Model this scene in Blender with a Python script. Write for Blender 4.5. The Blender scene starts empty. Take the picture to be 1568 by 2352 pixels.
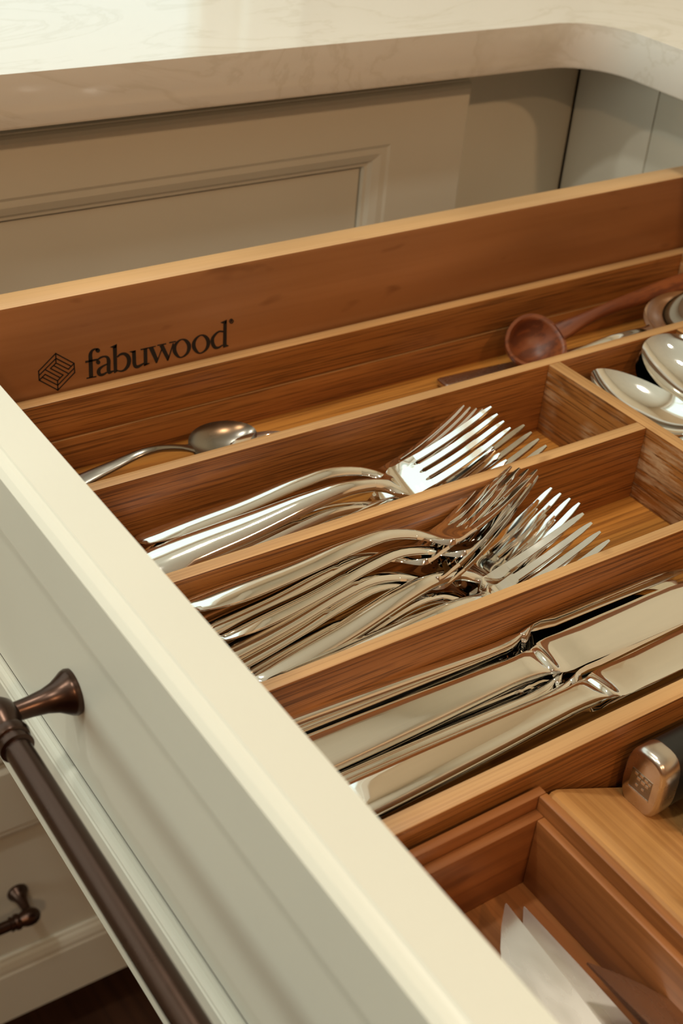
import bpy, bmesh, math, random
from mathutils import Vector, Matrix, Euler

# ------------------------------------------------------------------ scene, camera, light
H = 0.34                                  # length unit of the measured layout, metres
CZ = 0.915 + 0.605 * H                    # camera height above the floor
S = bpy.context.scene
C = S.collection
rnd = random.Random(7)

cam_d = bpy.data.cameras.new('camera')
cam = bpy.data.objects.new('camera', cam_d)
C.objects.link(cam)
S.camera = cam
cam_d.sensor_fit = 'VERTICAL'
cam_d.sensor_height = 36.0
cam_d.lens = 2976.5 / 2352 * 36.0
cam_d.clip_start = 0.01
RX, RY, RZ = ((0.82647, -0.55775, 0.07650), (-0.26401, -0.50401, -0.82236), (0.49723, 0.65946, -0.56380))
mw = Matrix(((RX[0], -RY[0], -RZ[0], 0.0), (RX[1], -RY[1], -RZ[1], 0.0), (RX[2], -RY[2], -RZ[2], CZ), (0, 0, 0, 1)))
cam.matrix_world = mw
cam_d.dof.use_dof = True
cam_d.dof.focus_distance = 0.57
cam_d.dof.aperture_fstop = 15.0

S.view_settings.view_transform = 'Standard'
S.view_settings.look = 'None'
S.view_settings.gamma = 1.0
S.view_settings.use_curve_mapping = False
S.view_settings.exposure = -0.84

world = bpy.data.worlds.new('daylight')
S.world = world
world.use_nodes = True
wb = world.node_tree.nodes['Background']
wb.inputs[0].default_value = (0.80, 0.93, 0.90, 1)
wb.inputs[1].default_value = 0.25

def area(name, loc, rot, sx, sy, power, col):
    l = bpy.data.lights.new(name, 'AREA')
    l.shape = 'RECTANGLE'
    l.size, l.size_y = sx, sy
    l.energy = power
    l.color = col
    o = bpy.data.objects.new(name, l)
    o.location = loc
    o.rotation_euler = rot
    C.objects.link(o)
    return o

XL, XR, YF, YB, ZC = -2.4, 3.95 * H, -2.6, 3.9 * H, 2.6
# daylight through the window on the left wall and through the window above the back counter
area('window_light', (XL - 0.03, 0.42, 1.45), (0, math.radians(-90), 0), 1.35, 1.45, 36, (0.90, 1.0, 0.90))
area('window_light', (-0.40, YB + 0.05, 1.66), (math.radians(-90), 0, 0), 2.3, 1.36, 21, (0.84, 1.0, 0.95))
NEUTRAL, WARM_FILL = (1.0, 0.97, 0.86), (1.0, 0.60, 0.32)
CANS = [(-0.45, 0.00, NEUTRAL, 13.5), (0.25, 0.68, NEUTRAL, 13.5), (-1.20, 0.68, NEUTRAL, 13.5), (0.35, -1.7, WARM_FILL, 30.0), (-1.0, -1.7, WARM_FILL, 30.0)]  # warm pair behind the camera is added fill for the back cabinet fronts

# ------------------------------------------------------------------ helpers
def P(x, y, z):
    return Vector((x * H, y * H, CZ + z * H))

def new_obj(name, mesh, parent=None):
    o = bpy.data.objects.new(name, mesh)
    C.objects.link(o)
    if parent:
        o.parent = parent
    return o

def tag(o, label=None, cat=None, group=None, kind=None):
    if label: o['label'] = label
    if cat: o['category'] = cat
    if group: o['group'] = group
    if kind: o['kind'] = kind
    return o

def empty(name, loc, label=None, cat=None, group=None, kind=None):
    o = bpy.data.objects.new(name, None)
    o.empty_display_size = 0.02
    o.location = loc
    C.objects.link(o)
    return tag(o, label, cat, group, kind)

def finish(bm, name, mat, parent=None, off=None, smooth=None):
    """bmesh in world metres -> object; off is the world position of the parent's origin"""
    bmesh.ops.recalc_face_normals(bm, faces=bm.faces)
    if smooth is not None:
        lim = math.radians(smooth)
        for f in bm.faces: f.smooth = True
        for e in bm.edges:
            if len(e.link_faces) == 2 and e.calc_face_angle(0) > lim:
                e.smooth = False
    if off is not None:
        bmesh.ops.translate(bm, verts=bm.verts, vec=-Vector(off))
    me = bpy.data.meshes.new(name)
    bm.to_mesh(me)
    bm.free()
    me.materials.append(mat)
    return new_obj(name, me, parent)

def add_box(bm, a, b, bev=0.0, seg=2):
    a, b = Vector(a), Vector(b)
    r = bmesh.ops.create_cube(bm, size=1.0)
    vs = r['verts']
    c, d = (a + b) / 2, b - a
    for v in vs:
        v.co = Vector((c.x + v.co.x * abs(d.x), c.y + v.co.y * abs(d.y), c.z + v.co.z * abs(d.z)))
    if bev:
        es = list({e for v in vs for e in v.link_edges})
        bmesh.ops.bevel(bm, geom=es, offset=bev, segments=seg, profile=0.5, affect='EDGES')

def board(name, a, b, mat, parent=None, off=None, bev=0.0006, edge=None):
    """a bevelled board, corners given in layout units; edge is a paler wood for its top, light from above put into the colour"""
    bm = bmesh.new()
    add_box(bm, P(*a), P(*b), bev)
    o = finish(bm, name, mat, parent, off, smooth=35)
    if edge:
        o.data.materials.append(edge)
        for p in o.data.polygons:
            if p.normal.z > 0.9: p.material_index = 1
    return o

def loft(bm, rings, cap0=True, cap1=True, closed=True):
    vr = [[bm.verts.new(p) for p in r] for r in rings]
    n = len(vr[0])
    for i in range(len(vr) - 1):
        for j in range(n if closed else n - 1):
            k = (j + 1) % n
            bm.faces.new((vr[i][j], vr[i][k], vr[i + 1][k], vr[i + 1][j]))
    if cap0: bm.faces.new(vr[0][::-1])
    if cap1: bm.faces.new(vr[-1])
    return vr

def lathe(bm, origin, axis, prof, n=28):
    """prof: (distance along axis, radius)"""
    axis = Vector(axis).normalized()
    u = axis.orthogonal().normalized()
    w = axis.cross(u)
    rings = []
    for d, r in prof:
        rings.append([Vector(origin) + axis * d + (u * math.cos(2 * math.pi * k / n) + w * math.sin(2 * math.pi * k / n)) * r for k in range(n)])
    loft(bm, rings)

def curve(xs, ys):
    n = len(xs)
    d = []
    for i in range(n):
        if i == 0: d.append((ys[1] - ys[0]) / (xs[1] - xs[0]))
        elif i == n - 1: d.append((ys[-1] - ys[-2]) / (xs[-1] - xs[-2]))
        else:
            h0, h1 = xs[i] - xs[i - 1], xs[i + 1] - xs[i]
            d.append(((ys[i] - ys[i - 1]) / h0 * h1 + (ys[i + 1] - ys[i]) / h1 * h0) / (h0 + h1))
    def g(x):
        x = min(max(x, xs[0]), xs[-1])
        i = 0
        while i < n - 2 and x > xs[i + 1]: i += 1
        h = xs[i + 1] - xs[i]
        t = (x - xs[i]) / h
        return (2*t**3 - 3*t**2 + 1) * ys[i] + (t**3 - 2*t**2 + t) * h * d[i] + (3*t**2 - 2*t**3) * ys[i + 1] + (t**3 - t**2) * h * d[i + 1]
    return g

def place(o, x, y, z, yaw=0, pitch=0, roll=0):
    o.location = (x, y, z)
    o.rotation_euler = (roll, pitch, yaw)

def copy_tree(o, parent=None):
    c = o.copy()
    C.objects.link(c)
    c.parent = parent
    for ch in list(o.children):
        copy_tree(ch, c)
    return c

# ------------------------------------------------------------------ materials
def mat_base(name):
    m = bpy.data.materials.new(name)
    m.use_nodes = True
    nt = m.node_tree
    b = nt.nodes['Principled BSDF']
    return m, nt, b

def N(nt, t, **kw):
    n = nt.nodes.new(t)
    for k, v in kw.items():
        if k in n.inputs: n.inputs[k].default_value = v
        else: setattr(n, k, v)
    return n

def coords(nt, scale=(1, 1, 1), loc=(0, 0, 0)):
    tc = N(nt, 'ShaderNodeTexCoord')
    mp = N(nt, 'ShaderNodeMapping')
    mp.inputs['Scale'].default_value = scale
    mp.inputs['Location'].default_value = loc
    nt.links.new(tc.outputs['Object'], mp.inputs['Vector'])
    return mp.outputs['Vector']

def noise(nt, vec, scale=1.0, detail=3.0, rough=0.55, dist=0.0):
    n = N(nt, 'ShaderNodeTexNoise')
    n.inputs['Scale'].default_value = scale
    n.inputs['Detail'].default_value = detail
    n.inputs['Roughness'].default_value = rough
    n.inputs['Distortion'].default_value = dist
    nt.links.new(vec, n.inputs['Vector'])
    return n.outputs['Fac']

def ramp(nt, fac, stops):
    r = N(nt, 'ShaderNodeValToRGB')
    el = r.color_ramp.elements
    while len(el) < len(stops): el.new(0.5)
    for e, (p, c) in zip(el, stops):
        e.position = p
        e.color = (c[0], c[1], c[2], 1) if not isinstance(c, (int, float)) else (c, c, c, 1)
    nt.links.new(fac, r.inputs['Fac'])
    return r.outputs['Color']

def mix(nt, kind, a, b, fac=1.0):
    m = N(nt, 'ShaderNodeMix', data_type='RGBA', blend_type=kind)
    if isinstance(fac, (int, float)): m.inputs[0].default_value = fac
    else: nt.links.new(fac, m.inputs[0])
    for s, i in ((a, 6), (b, 7)):
        if isinstance(s, tuple): m.inputs[i].default_value = (s[0], s[1], s[2], 1)
        else: nt.links.new(s, m.inputs[i])
    return m.outputs[2]

def bump(nt, b, h, strength=0.2, dist=0.001):
    n = N(nt, 'ShaderNodeBump')
    n.inputs['Strength'].default_value = strength
    n.inputs['Distance'].default_value = dist
    nt.links.new(h, n.inputs['Height'])
    nt.links.new(n.outputs['Normal'], b.inputs['Normal'])

def wood(name, axis, light, mid, dark, streak=700.0, along=10.0, rough=0.42, line=0.75, seed=0.0, wear=0.0, band=70.0, bumps=0.12):
    """long-grained wood; the grain runs along the object's axis 0/1/2"""
    m, nt, b = mat_base(name)
    def sc(a, c):
        s = [c, c, c]
        s[axis] = a
        return tuple(s)
    fine = noise(nt, coords(nt, sc(along, streak), (seed, seed * 2, seed * 3)), 1, 3, 0.6)
    wide = noise(nt, coords(nt, sc(along * 0.35, band), (seed + 5, seed, seed)), 1, 2, 0.5, 0.3)
    patch = noise(nt, coords(nt, sc(6, 22), (seed, seed, 3 + seed)), 1, 2, 0.5)
    base = ramp(nt, wide, [(0.28, mid), (0.72, light)])
    lines = ramp(nt, fine, [(0.38, 0.0), (0.52, 1.0)])
    col = mix(nt, 'MIX', dark, base, mix(nt, 'MIX', (1, 1, 1), lines, line))
    shade = ramp(nt, patch, [(0.3, (0.72, 0.70, 0.68)), (0.7, (1.12, 1.12, 1.12))])
    col = mix(nt, 'MULTIPLY', col, shade, 0.8)
    knot = noise(nt, coords(nt, sc(26, 70), (seed * 7, 2, seed)), 1, 2, 0.6)
    col = mix(nt, 'MULTIPLY', col, ramp(nt, knot, [(0.66, (1, 1, 1)), (0.78, (0.55, 0.48, 0.42))]), 0.8)
    if wear:
        w = noise(nt, coords(nt, sc(40, 320), (seed, 1, 1)), 1, 4, 0.7)
        w2 = noise(nt, coords(nt, (24, 24, 24), (seed, 4, 1)), 1, 2, 0.6)
        f = mix(nt, 'MULTIPLY', ramp(nt, w, [(0.45, 0.0), (0.6, 1.0)]), ramp(nt, w2, [(0.42, 0.0), (0.62, 1.0)]))
        col = mix(nt, 'MIX', col, (0.62, 0.43, 0.25), mix(nt, 'MULTIPLY', f, (wear, wear, wear)))
    nt.links.new(col, b.inputs['Base Color'])
    b.inputs['Roughness'].default_value = rough
    bump(nt, b, fine, bumps, 0.0008)
    return m

def metal(name, col, rough, r2=0.06, metallic=1.0):
    m, nt, b = mat_base(name)
    b.inputs['Base Color'].default_value = (*col, 1)
    b.inputs['Metallic'].default_value = metallic
    f = noise(nt, coords(nt, (30, 90, 90)), 1, 3, 0.6)
    r = ramp(nt, f, [(0.35, rough), (0.75, rough + r2)])
    nt.links.new(r, b.inputs['Roughness'])
    return m

def paint(name, col, rough=0.38):
    m, nt, b = mat_base(name)
    f = noise(nt, coords(nt, (9, 9, 9)), 1, 3, 0.5)
    c = ramp(nt, f, [(0.3, tuple(x * 0.97 for x in col)), (0.7, tuple(min(1, x * 1.02) for x in col))])
    nt.links.new(c, b.inputs['Base Color'])
    b.inputs['Roughness'].default_value = rough
    bump(nt, b, noise(nt, coords(nt, (350, 350, 350)), 1, 2, 0.5), 0.03, 0.0005)
    return m

B_L, B_M, B_D = (0.46, 0.192, 0.048), (0.33, 0.119, 0.024), (0.09, 0.027, 0.005)
M = {}
M['bamboo_x'] = wood('bamboo_long', 0, B_L, B_M, B_D, seed=1.3, streak=1050, along=15)
M['bamboo_x2'] = wood('bamboo_long_fine', 0, (0.42, 0.168, 0.041), (0.29, 0.102, 0.021), (0.08, 0.024, 0.005), seed=4.1, streak=1250, along=17)
M['bamboo_y'] = wood('bamboo_cross', 1, B_L, B_M, B_D, seed=2.2, streak=950, along=15, wear=0.85)
M['bamboo_floor'] = wood('bamboo_floor', 0, (0.54, 0.235, 0.045), (0.42, 0.165, 0.028), (0.17, 0.058, 0.010), seed=8.8, streak=520, along=8, line=0.7, band=160)
M['maple'] = wood('maple_drawer_side', 0, (0.37, 0.163, 0.060), (0.32, 0.134, 0.045), (0.25, 0.097, 0.030), seed=3.3, streak=260, along=8, line=0.18, rough=0.33, bumps=0.02)
M['maple_y'] = wood('maple_drawer_end', 1, (0.37, 0.163, 0.060), (0.32, 0.134, 0.045), (0.25, 0.097, 0.030), seed=3.9, streak=260, along=8, line=0.18, rough=0.33, bumps=0.02)
M['block_x'] = wood('acacia_long', 0, (0.40, 0.155, 0.045), (0.27, 0.092, 0.025), (0.12, 0.036, 0.009), seed=6.2, streak=260, along=9, line=0.35, rough=0.36)
M['block_y'] = wood('acacia_cross', 1, (0.42, 0.165, 0.048), (0.29, 0.102, 0.027), (0.13, 0.04, 0.010), seed=6.9, streak=260, along=9, line=0.35, rough=0.36)
M['bamboo_lit_top_x'] = wood('bamboo_lit_top_long', 0, (0.66, 0.40, 0.175), (0.56, 0.31, 0.12), (0.36, 0.17, 0.055), seed=1.9, streak=900, along=7, line=0.4)  # paler bamboo for rim tops, overhead light put into the colour
M['bamboo_lit_top_y'] = wood('bamboo_lit_top_cross', 1, (0.60, 0.34, 0.135), (0.50, 0.26, 0.09), (0.32, 0.14, 0.042), seed=2.9, streak=900, along=7, line=0.4)
M['maple_lit_top'] = wood('maple_lit_top_long', 0, (0.72, 0.47, 0.24), (0.66, 0.41, 0.19), (0.52, 0.30, 0.12), seed=5.1, streak=500, along=6, line=0.2, bumps=0.02)  # drawer side tops, likewise paler to carry the light from above
M['striped'] = wood('striped_bamboo', 1, (0.66, 0.36, 0.125), (0.44, 0.20, 0.058), (0.28, 0.11, 0.03), seed=9.4, streak=240, along=5, line=0.3, rough=0.35, band=150)
M['rosewood'] = wood('rosewood', 0, (0.30, 0.085, 0.022), (0.17, 0.042, 0.012), (0.06, 0.014, 0.006), seed=5.5, streak=180, along=14, line=0.6, rough=0.42, band=60)
M['cream'] = paint('cream_paint', (0.72, 0.715, 0.615))
M['wall'] = paint('wall_paint', (0.62, 0.52, 0.38), 0.7)
M['wall_dark'] = paint('brown_wall_paint', (0.26, 0.145, 0.075), 0.7)
M['ceiling'] = paint('ceiling_paint', (0.92, 0.88, 0.79), 0.8)
M['white'] = paint('white_trim', (0.80, 0.80, 0.74), 0.4)
M['steel'] = metal('polished_steel', (0.92, 0.90, 0.85), 0.04, 0.06)
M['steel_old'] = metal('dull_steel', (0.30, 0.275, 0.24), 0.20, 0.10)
M['steel_satin'] = metal('satin_steel', (0.66, 0.60, 0.54), 0.24, 0.08)
M['bronze'] = metal('oil_rubbed_bronze', (0.088, 0.053, 0.040), 0.27, 0.06)
M['black'] = mat_base('black_plastic')[0]
_b = M['black'].node_tree.nodes['Principled BSDF']
_b.inputs['Base Color'].default_value = (0.009, 0.009, 0.0085, 1)
_b.inputs['Roughness'].default_value = 0.38
M['ink'] = mat_base('black_ink')[0]
_b = M['ink'].node_tree.nodes['Principled BSDF']
_b.inputs['Base Color'].default_value = (0.006, 0.004, 0.003, 1)
_b.inputs['Roughness'].default_value = 0.6
M['gap'] = paint('gap_shade', (0.045, 0.034, 0.024), 0.8)  # dark colour standing in for the shade inside the panel joint
M['ceramic'] = paint('white_porcelain', (0.82, 0.80, 0.74), 0.15)

def marble():
    m, nt, b = mat_base('white_marble')
    v = coords(nt, (5, 9, 9), (0.3, 0.1, 0.7))
    n1 = noise(nt, v, 1.2, 6, 0.6, 1.3)
    vein = ramp(nt, n1, [(0.46, (1, 1, 1)), (0.497, (0.91, 0.90, 0.87)), (0.51, (0.985, 0.985, 0.98)), (0.60, (1, 1, 1))])
    spots = noise(nt, coords(nt, (60, 90, 90)), 1, 3, 0.6)
    sp = ramp(nt, spots, [(0.70, (1, 1, 1)), (0.80, (0.84, 0.81, 0.76))])
    col = mix(nt, 'MULTIPLY', mix(nt, 'MULTIPLY', (0.74, 0.725, 0.665), vein), sp)
    nt.links.new(col, b.inputs['Base Color'])
    b.inputs['Roughness'].default_value = 0.10
    return m
M['marble'] = marble()

def glass():
    m, nt, b = mat_base('window_glass')
    out = nt.nodes['Material Output']
    t = N(nt, 'ShaderNodeBsdfTransparent')
    g = N(nt, 'ShaderNodeBsdfGlossy')
    g.inputs['Roughness'].default_value = 0.02
    mx = N(nt, 'ShaderNodeMixShader')
    mx.inputs[0].default_value = 0.06
    nt.links.new(t.outputs[0], mx.inputs[1])
    nt.links.new(g.outputs[0], mx.inputs[2])
    nt.links.new(mx.outputs[0], out.inputs['Surface'])
    return m
M['glass'] = glass()

def lamp_mat():
    m, nt, b = mat_base('lamp_lens')
    b.inputs['Emission Color'].default_value = (1.0, 0.80, 0.55, 1)
    b.inputs['Emission Strength'].default_value = 6.0
    return m
M['lens'] = lamp_mat()
M['floorwood'] = wood('dark_floor', 1, (0.075, 0.032, 0.016), (0.05, 0.02, 0.010), (0.022, 0.009, 0.005), seed=7.7, streak=120, along=5, line=0.4, rough=0.4, band=20)
LOGO_STROKES=[[(0.73256,-0.99025,0.0068),(0.73276,-0.96066,0.00653),(0.73272,-0.95031,0.00599),(0.73583,-0.94415,0.00408),(0.74129,-0.94239,0.00272),(0.74455,-0.94441,0.00363)],
 [(0.72404,-0.9608,0.00345),(0.74401,-0.9611,0.00308)],
 [(0.72505,-0.98949,0.002),(0.74139,-0.99018,0.002)],
 [(0.74356,-0.9623,0.00227),(0.7491,-0.95924,0.00317),(0.75584,-0.95862,0.00272),(0.76081,-0.9615,0.00453),(0.76276,-0.96761,0.00635),(0.76252,-0.97631,0.00635),(0.76231,-0.98417,0.00635),(0.76347,-0.98841,0.00544),(0.76774,-0.9881,0.00363),(0.77118,-0.98715,0.00136)],
 [(0.7605,-0.97277,0.00227),(0.75283,-0.97491,0.00317),(0.74681,-0.97874,0.00544),(0.74539,-0.98366,0.00635),(0.74777,-0.98863,0.00499),(0.75324,-0.9895,0.00408),(0.75926,-0.98697,0.00272)],
 [(0.77768,-0.96495,0.00227),(0.78202,-0.96158,0.00363),(0.78886,-0.96139,0.00453),(0.79477,-0.96625,0.00635),(0.79764,-0.97394,0.00707),(0.7962,-0.98244,0.00653),(0.79177,-0.98849,0.00526),(0.78568,-0.99104,0.00317),(0.77969,-0.98961,0.00227),(0.77546,-0.98728,0.00227)],
 [(0.80607,-0.96005,0.00635),(0.80638,-0.97331,0.00635),(0.8066,-0.98221,0.00635),(0.80825,-0.98792,0.00562),(0.81258,-0.98983,0.00544),(0.81784,-0.98839,0.00408),(0.82312,-0.98606,0.00227)],
 [(0.82601,-0.96017,0.00635),(0.82615,-0.99034,0.00635)],
 [(0.84563,-0.99045,0.00186),(0.85481,-0.96825,0.00186)],
 [(0.84712,-0.95988,0.00186),(0.86256,-0.96042,0.00186)],
 [(0.8656,-0.99093,0.00205),(0.87536,-0.96236,0.00242)],
 [(0.86803,-0.95982,0.00205),(0.87995,-0.96018,0.00186)],
 [(0.891,-0.95897,0.00205),(0.89844,-0.96336,0.00513),(0.90366,-0.9728,0.00699),(0.90237,-0.98268,0.00606),(0.89683,-0.98885,0.00373),(0.88892,-0.99094,0.00233),(0.88286,-0.98658,0.00466),(0.87772,-0.9771,0.00671),(0.87814,-0.96801,0.00606),(0.88363,-0.96146,0.00373),(0.891,-0.95897,0.00205)],
 [(0.92593,-0.95911,0.00205),(0.93354,-0.96354,0.00513),(0.93894,-0.97306,0.00699),(0.93772,-0.98303,0.00606),(0.93215,-0.98925,0.00373),(0.92413,-0.99135,0.00233),(0.91792,-0.98695,0.00466),(0.91261,-0.97739,0.00671),(0.91295,-0.96823,0.00606),(0.91846,-0.96162,0.00373),(0.92593,-0.95911,0.00205)],
 [(0.9663,-0.9616,0.0028),(0.95955,-0.95968,0.0028),(0.95295,-0.96241,0.00419),(0.94693,-0.96944,0.00606),(0.94715,-0.97879,0.00652),(0.95164,-0.98681,0.00559),(0.95841,-0.9888,0.00373),(0.96603,-0.98581,0.00233)],
 [(0.98104,-0.94183,0.0013),(0.98504,-0.94664,0.0013),(0.9813,-0.95,0.0013),(0.97711,-0.94497,0.0013),(0.98104,-0.94183,0.0013)],
 [(0.97979,-0.94784,0.00149),(0.98014,-0.94376,0.00149),(0.98259,-0.9452,0.00149),(0.9807,-0.94618,0.0013),(0.98299,-0.94851,0.0013)]]
LOGO_POLYS=[[(0.74899,-0.94644),(0.74842,-0.94829),(0.74698,-0.94942),(0.74506,-0.94951),(0.74317,-0.94855),(0.74182,-0.9468),(0.74138,-0.94472),(0.74195,-0.94288),(0.74339,-0.94176),(0.74531,-0.94166),(0.74719,-0.94262),(0.74854,-0.94436)],
 [(0.74878,-0.96698),(0.74823,-0.96877),(0.74684,-0.96985),(0.74499,-0.96993),(0.74317,-0.96899),(0.74188,-0.96729),(0.74145,-0.96528),(0.742,-0.9635),(0.74339,-0.96242),(0.74523,-0.96234),(0.74705,-0.96327),(0.74834,-0.96497)],
 [(0.77049,-0.94681),(0.77221,-0.94547),(0.7772,-0.94184),(0.77667,-0.99023),(0.77235,-0.99185),(0.77109,-0.99067)],
 [(0.7659,-0.94491),(0.7772,-0.94184),(0.77638,-0.94813),(0.77048,-0.94724)],
 [(0.79789,-0.95978),(0.80909,-0.95986),(0.80905,-0.96292),(0.80343,-0.96296)],
 [(0.81732,-0.95979),(0.84438,-0.95989),(0.84394,-0.96138),(0.81816,-0.96191)],
 [(0.8235,-0.99151),(0.8332,-0.98913),(0.83277,-0.98742),(0.82354,-0.98794)],
 [(0.8321,-0.96198),(0.83998,-0.96155),(0.84782,-0.98286),(0.84556,-0.9913),(0.84424,-0.99099)],
 [(0.85074,-0.96187),(0.858,-0.96123),(0.86808,-0.98503),(0.86579,-0.9919),(0.8644,-0.99158)],
 [(0.96638,-0.94776),(0.9724,-0.94122),(0.97329,-0.98649),(0.97725,-0.98926),(0.97729,-0.9904),(0.96715,-0.99123),(0.96657,-0.98781)],
 [(0.96056,-0.94423),(0.9724,-0.94122),(0.97164,-0.94796),(0.96637,-0.9473)]]
LOGO_EMBLEM=[[(0.67683,-0.93535),(0.70549,-0.95886),(0.70581,-0.97477),(0.67711,-0.99838),(0.64826,-0.9741),(0.64818,-0.95869),(0.67683,-0.93535)],
 [(0.67683,-0.93535),(0.67651,-0.95132)],
 [(0.6769,-0.94363),(0.64874,-0.96585)],
 [(0.6769,-0.94363),(0.70032,-0.96238)],
 [(0.67651,-0.95132),(0.69588,-0.9666),(0.70549,-0.95886)],
 [(0.67651,-0.95132),(0.66727,-0.95853),(0.68678,-0.97445),(0.67742,-0.98224),(0.67711,-0.99838)],
 [(0.67287,-0.95516),(0.6953,-0.97385)],
 [(0.70565,-0.9668),(0.67753,-0.98996)],
 [(0.65869,-0.95858),(0.68139,-0.97764)],
 [(0.67742,-0.98224),(0.65824,-0.96656),(0.64826,-0.9741)],
 [(0.65338,-0.9701),(0.67753,-0.98996)]]

# ------------------------------------------------------------------ the room
def boxes(name, lst, mat, kind='structure', bev=0.0):
    bm = bmesh.new()
    for a, b in lst: add_box(bm, a, b, bev)
    o = finish(bm, name, mat)
    return tag(o, kind=kind)

T = 0.1
boxes('floor', [((XL - T, YF - T, -0.05), (XR + T, YB + T, 0.0))], M['floorwood'])
boxes('ceiling', [((XL - T, YF - T, ZC), (XR + T, YB + T, ZC + 0.05))], M['ceiling'])
W1 = (-1.60, 0.79, 0.965, 2.36)                    # window over the back counter: x0 x1 z0 z1
W2 = (-0.33, 1.17, 0.75, 2.15)                      # window in the left wall: y0 y1 z0 z1
boxes('wall_back', [((XL - T, YB, 0), (W1[0], YB + T, ZC)), ((W1[1], YB, 0), (XR + T, YB + T, ZC)),
                    ((W1[0], YB, 0), (W1[1], YB + T, W1[2])), ((W1[0], YB, W1[3]), (W1[1], YB + T, ZC))], M['wall'])
boxes('wall_right', [((XR, YF, 0), (XR + T, YB, ZC))], M['wall'])
boxes('wall_left', [((XL - T, YF, 0), (XL, W2[0], ZC)), ((XL - T, W2[1], 0), (XL, YB, ZC)),
                    ((XL - T, W2[0], 0), (XL, W2[1], W2[2])), ((XL - T, W2[0], W2[3]), (XL, W2[1], ZC))], M['wall_dark'])
boxes('wall_front', [((XL - T, YF - T, 0), (XR + T, YF, ZC))], M['wall_dark'])

def window(name, a0, a1, z0, z1, mp, bars):
    """mp(a, d, z): a along the wall, d into the room"""
    root = empty(name, mp((a0 + a1) / 2, 0, z0), kind='structure')
    off = root.location
    fr = []
    w = 0.07
    fr += [((a0 - w, 0, z0), (a0, 0.02, z1)), ((a1, 0, z0), (a1 + w, 0.02, z1)), ((a0 - w, 0, z1), (a1 + w, 0.02, z1 + w))]
    def mk(nm, lst, mat):
        bm = bmesh.new()
        for a, b in lst:
            p, q = mp(*a), mp(*b)
            add_box(bm, (min(p[0], q[0]), min(p[1], q[1]), min(p[2], q[2])), (max(p[0], q[0]), max(p[1], q[1]), max(p[2], q[2])))
        return finish(bm, nm, mat, root, off)
    mk('casing', fr, M['white'])
    mk('sill', [((a0 - w, 0, z0 - 0.03), (a1 + w, 0.035, z0))], M['white'])
    s = 0.045
    mk('sash', [((a0, -0.04, z0), (a0 + s, -0.01, z1)), ((a1 - s, -0.04, z0), (a1, -0.01, z1)),
                ((a0 + s, -0.04, z0), (a1 - s, -0.01, z0 + s)), ((a0 + s, -0.04, z1 - s), (a1 - s, -0.01, z1))], M['white'])
    for k in range(1, bars):
        c = a0 + (a1 - a0) * k / bars
        mk('muntin', [((c - 0.018, -0.04, z0 + s), (c + 0.018, -0.01, z1 - s))], M['white'])
    mk('pane', [((a0 + s, -0.027, z0 + s), (a1 - s, -0.023, z1 - s))], M['glass'])
window('window_1', *W1, lambda a, d, z: (a, YB - d, z), 3)
window('window_2', *W2, lambda a, d, z: (XL + d, a, z), 2)

# recessed ceiling lamps; the two warm ones are unseen added fill
for i, (x, y, col, power) in enumerate(CANS):
    r = empty('ceiling_lamp', (x, y, ZC - 0.012), ['recessed round ceiling lamp just left of the open drawer', 'recessed round ceiling lamp straight above the open drawer', 'recessed round ceiling lamp nearest the back left corner', 'unseen warm ceiling lamp added as fill behind the camera on the right', 'unseen warm ceiling lamp added as fill behind the camera on the left'][i], 'lamp', 'recessed ceiling lamps')
    bm = bmesh.new()
    lathe(bm, (x, y, ZC - 0.012), (0, 0, 1), [(0, 0.09), (0.006, 0.095), (0.012, 0.095)], 32)
    finish(bm, 'trim_ring', M['white'], r, r.location, 35)
    bm = bmesh.new()
    lathe(bm, (x, y, ZC - 0.014), (0, 0, 1), [(0, 0.07), (0.002, 0.07)], 32)
    finish(bm, 'lens', M['lens'], r, r.location)
    l = bpy.data.lights.new('can_light', 'AREA')
    l.shape = 'DISK'
    l.size = 0.14
    l.energy = power
    l.color = col
    lo = bpy.data.objects.new('can_light', l)
    lo.location = (0, 0, -0.006)
    lo.parent = r
    C.objects.link(lo)

# ------------------------------------------------------------------ countertop, an L with a rounded inner corner
def countertop():
    pts = []
    xr, r = 1.972, 0.118
    yl = lambda x: 1.9195 + (1.85 - x) * 0.024       # front edge of the back run
    pts += [(-3.2, yl(-3.2)), (-1.0, yl(-1.0)), (0.4, yl(0.4))]
    cx, cy = xr - r, yl(xr - r) - r
    for k in range(13):
        a = math.radians(90 - 90 * k / 12)
        pts.append((cx + r * math.cos(a), cy + r * math.sin(a)))
    pts += [(xr + 0.004, 1.0), (xr + 0.012, -3.4)]
    pts += [(XR / H, -3.4), (XR / H, YB / H), (-3.2, YB / H)]
    bm = bmesh.new()
    z0, z1 = -0.700, -0.611
    lo = [bm.verts.new(P(x, y, z0)) for x, y in pts]
    hi = [bm.verts.new(P(x, y, z1)) for x, y in pts]
    n = len(pts)
    bm.faces.new(hi)
    bm.faces.new(lo[::-1])
    for i in range(n):
        j = (i + 1) % n
        bm.faces.new((lo[i], lo[j], hi[j], hi[i]))
    bm.edges.ensure_lookup_table()
    nf = len(pts) - 4
    fs = set(hi[:nf + 1]), set(lo[:nf + 1])
    top = [e for e in bm.edges if e.verts[0] in fs[0] and e.verts[1] in fs[0]]
    bot = [e for e in bm.edges if e.verts[0] in fs[1] and e.verts[1] in fs[1]]
    bmesh.ops.bevel(bm, geom=top, offset=0.0065, segments=4, profile=0.5, affect='EDGES')
    bot = [e for e in bot if e.is_valid]
    bmesh.ops.bevel(bm, geom=bot, offset=0.002, segments=2, profile=0.5, affect='EDGES')
    o = finish(bm, 'countertop', M['marble'], smooth=40)
    tag(o, 'white marble countertop with a rounded inner corner above the cabinets', 'countertop')
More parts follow.
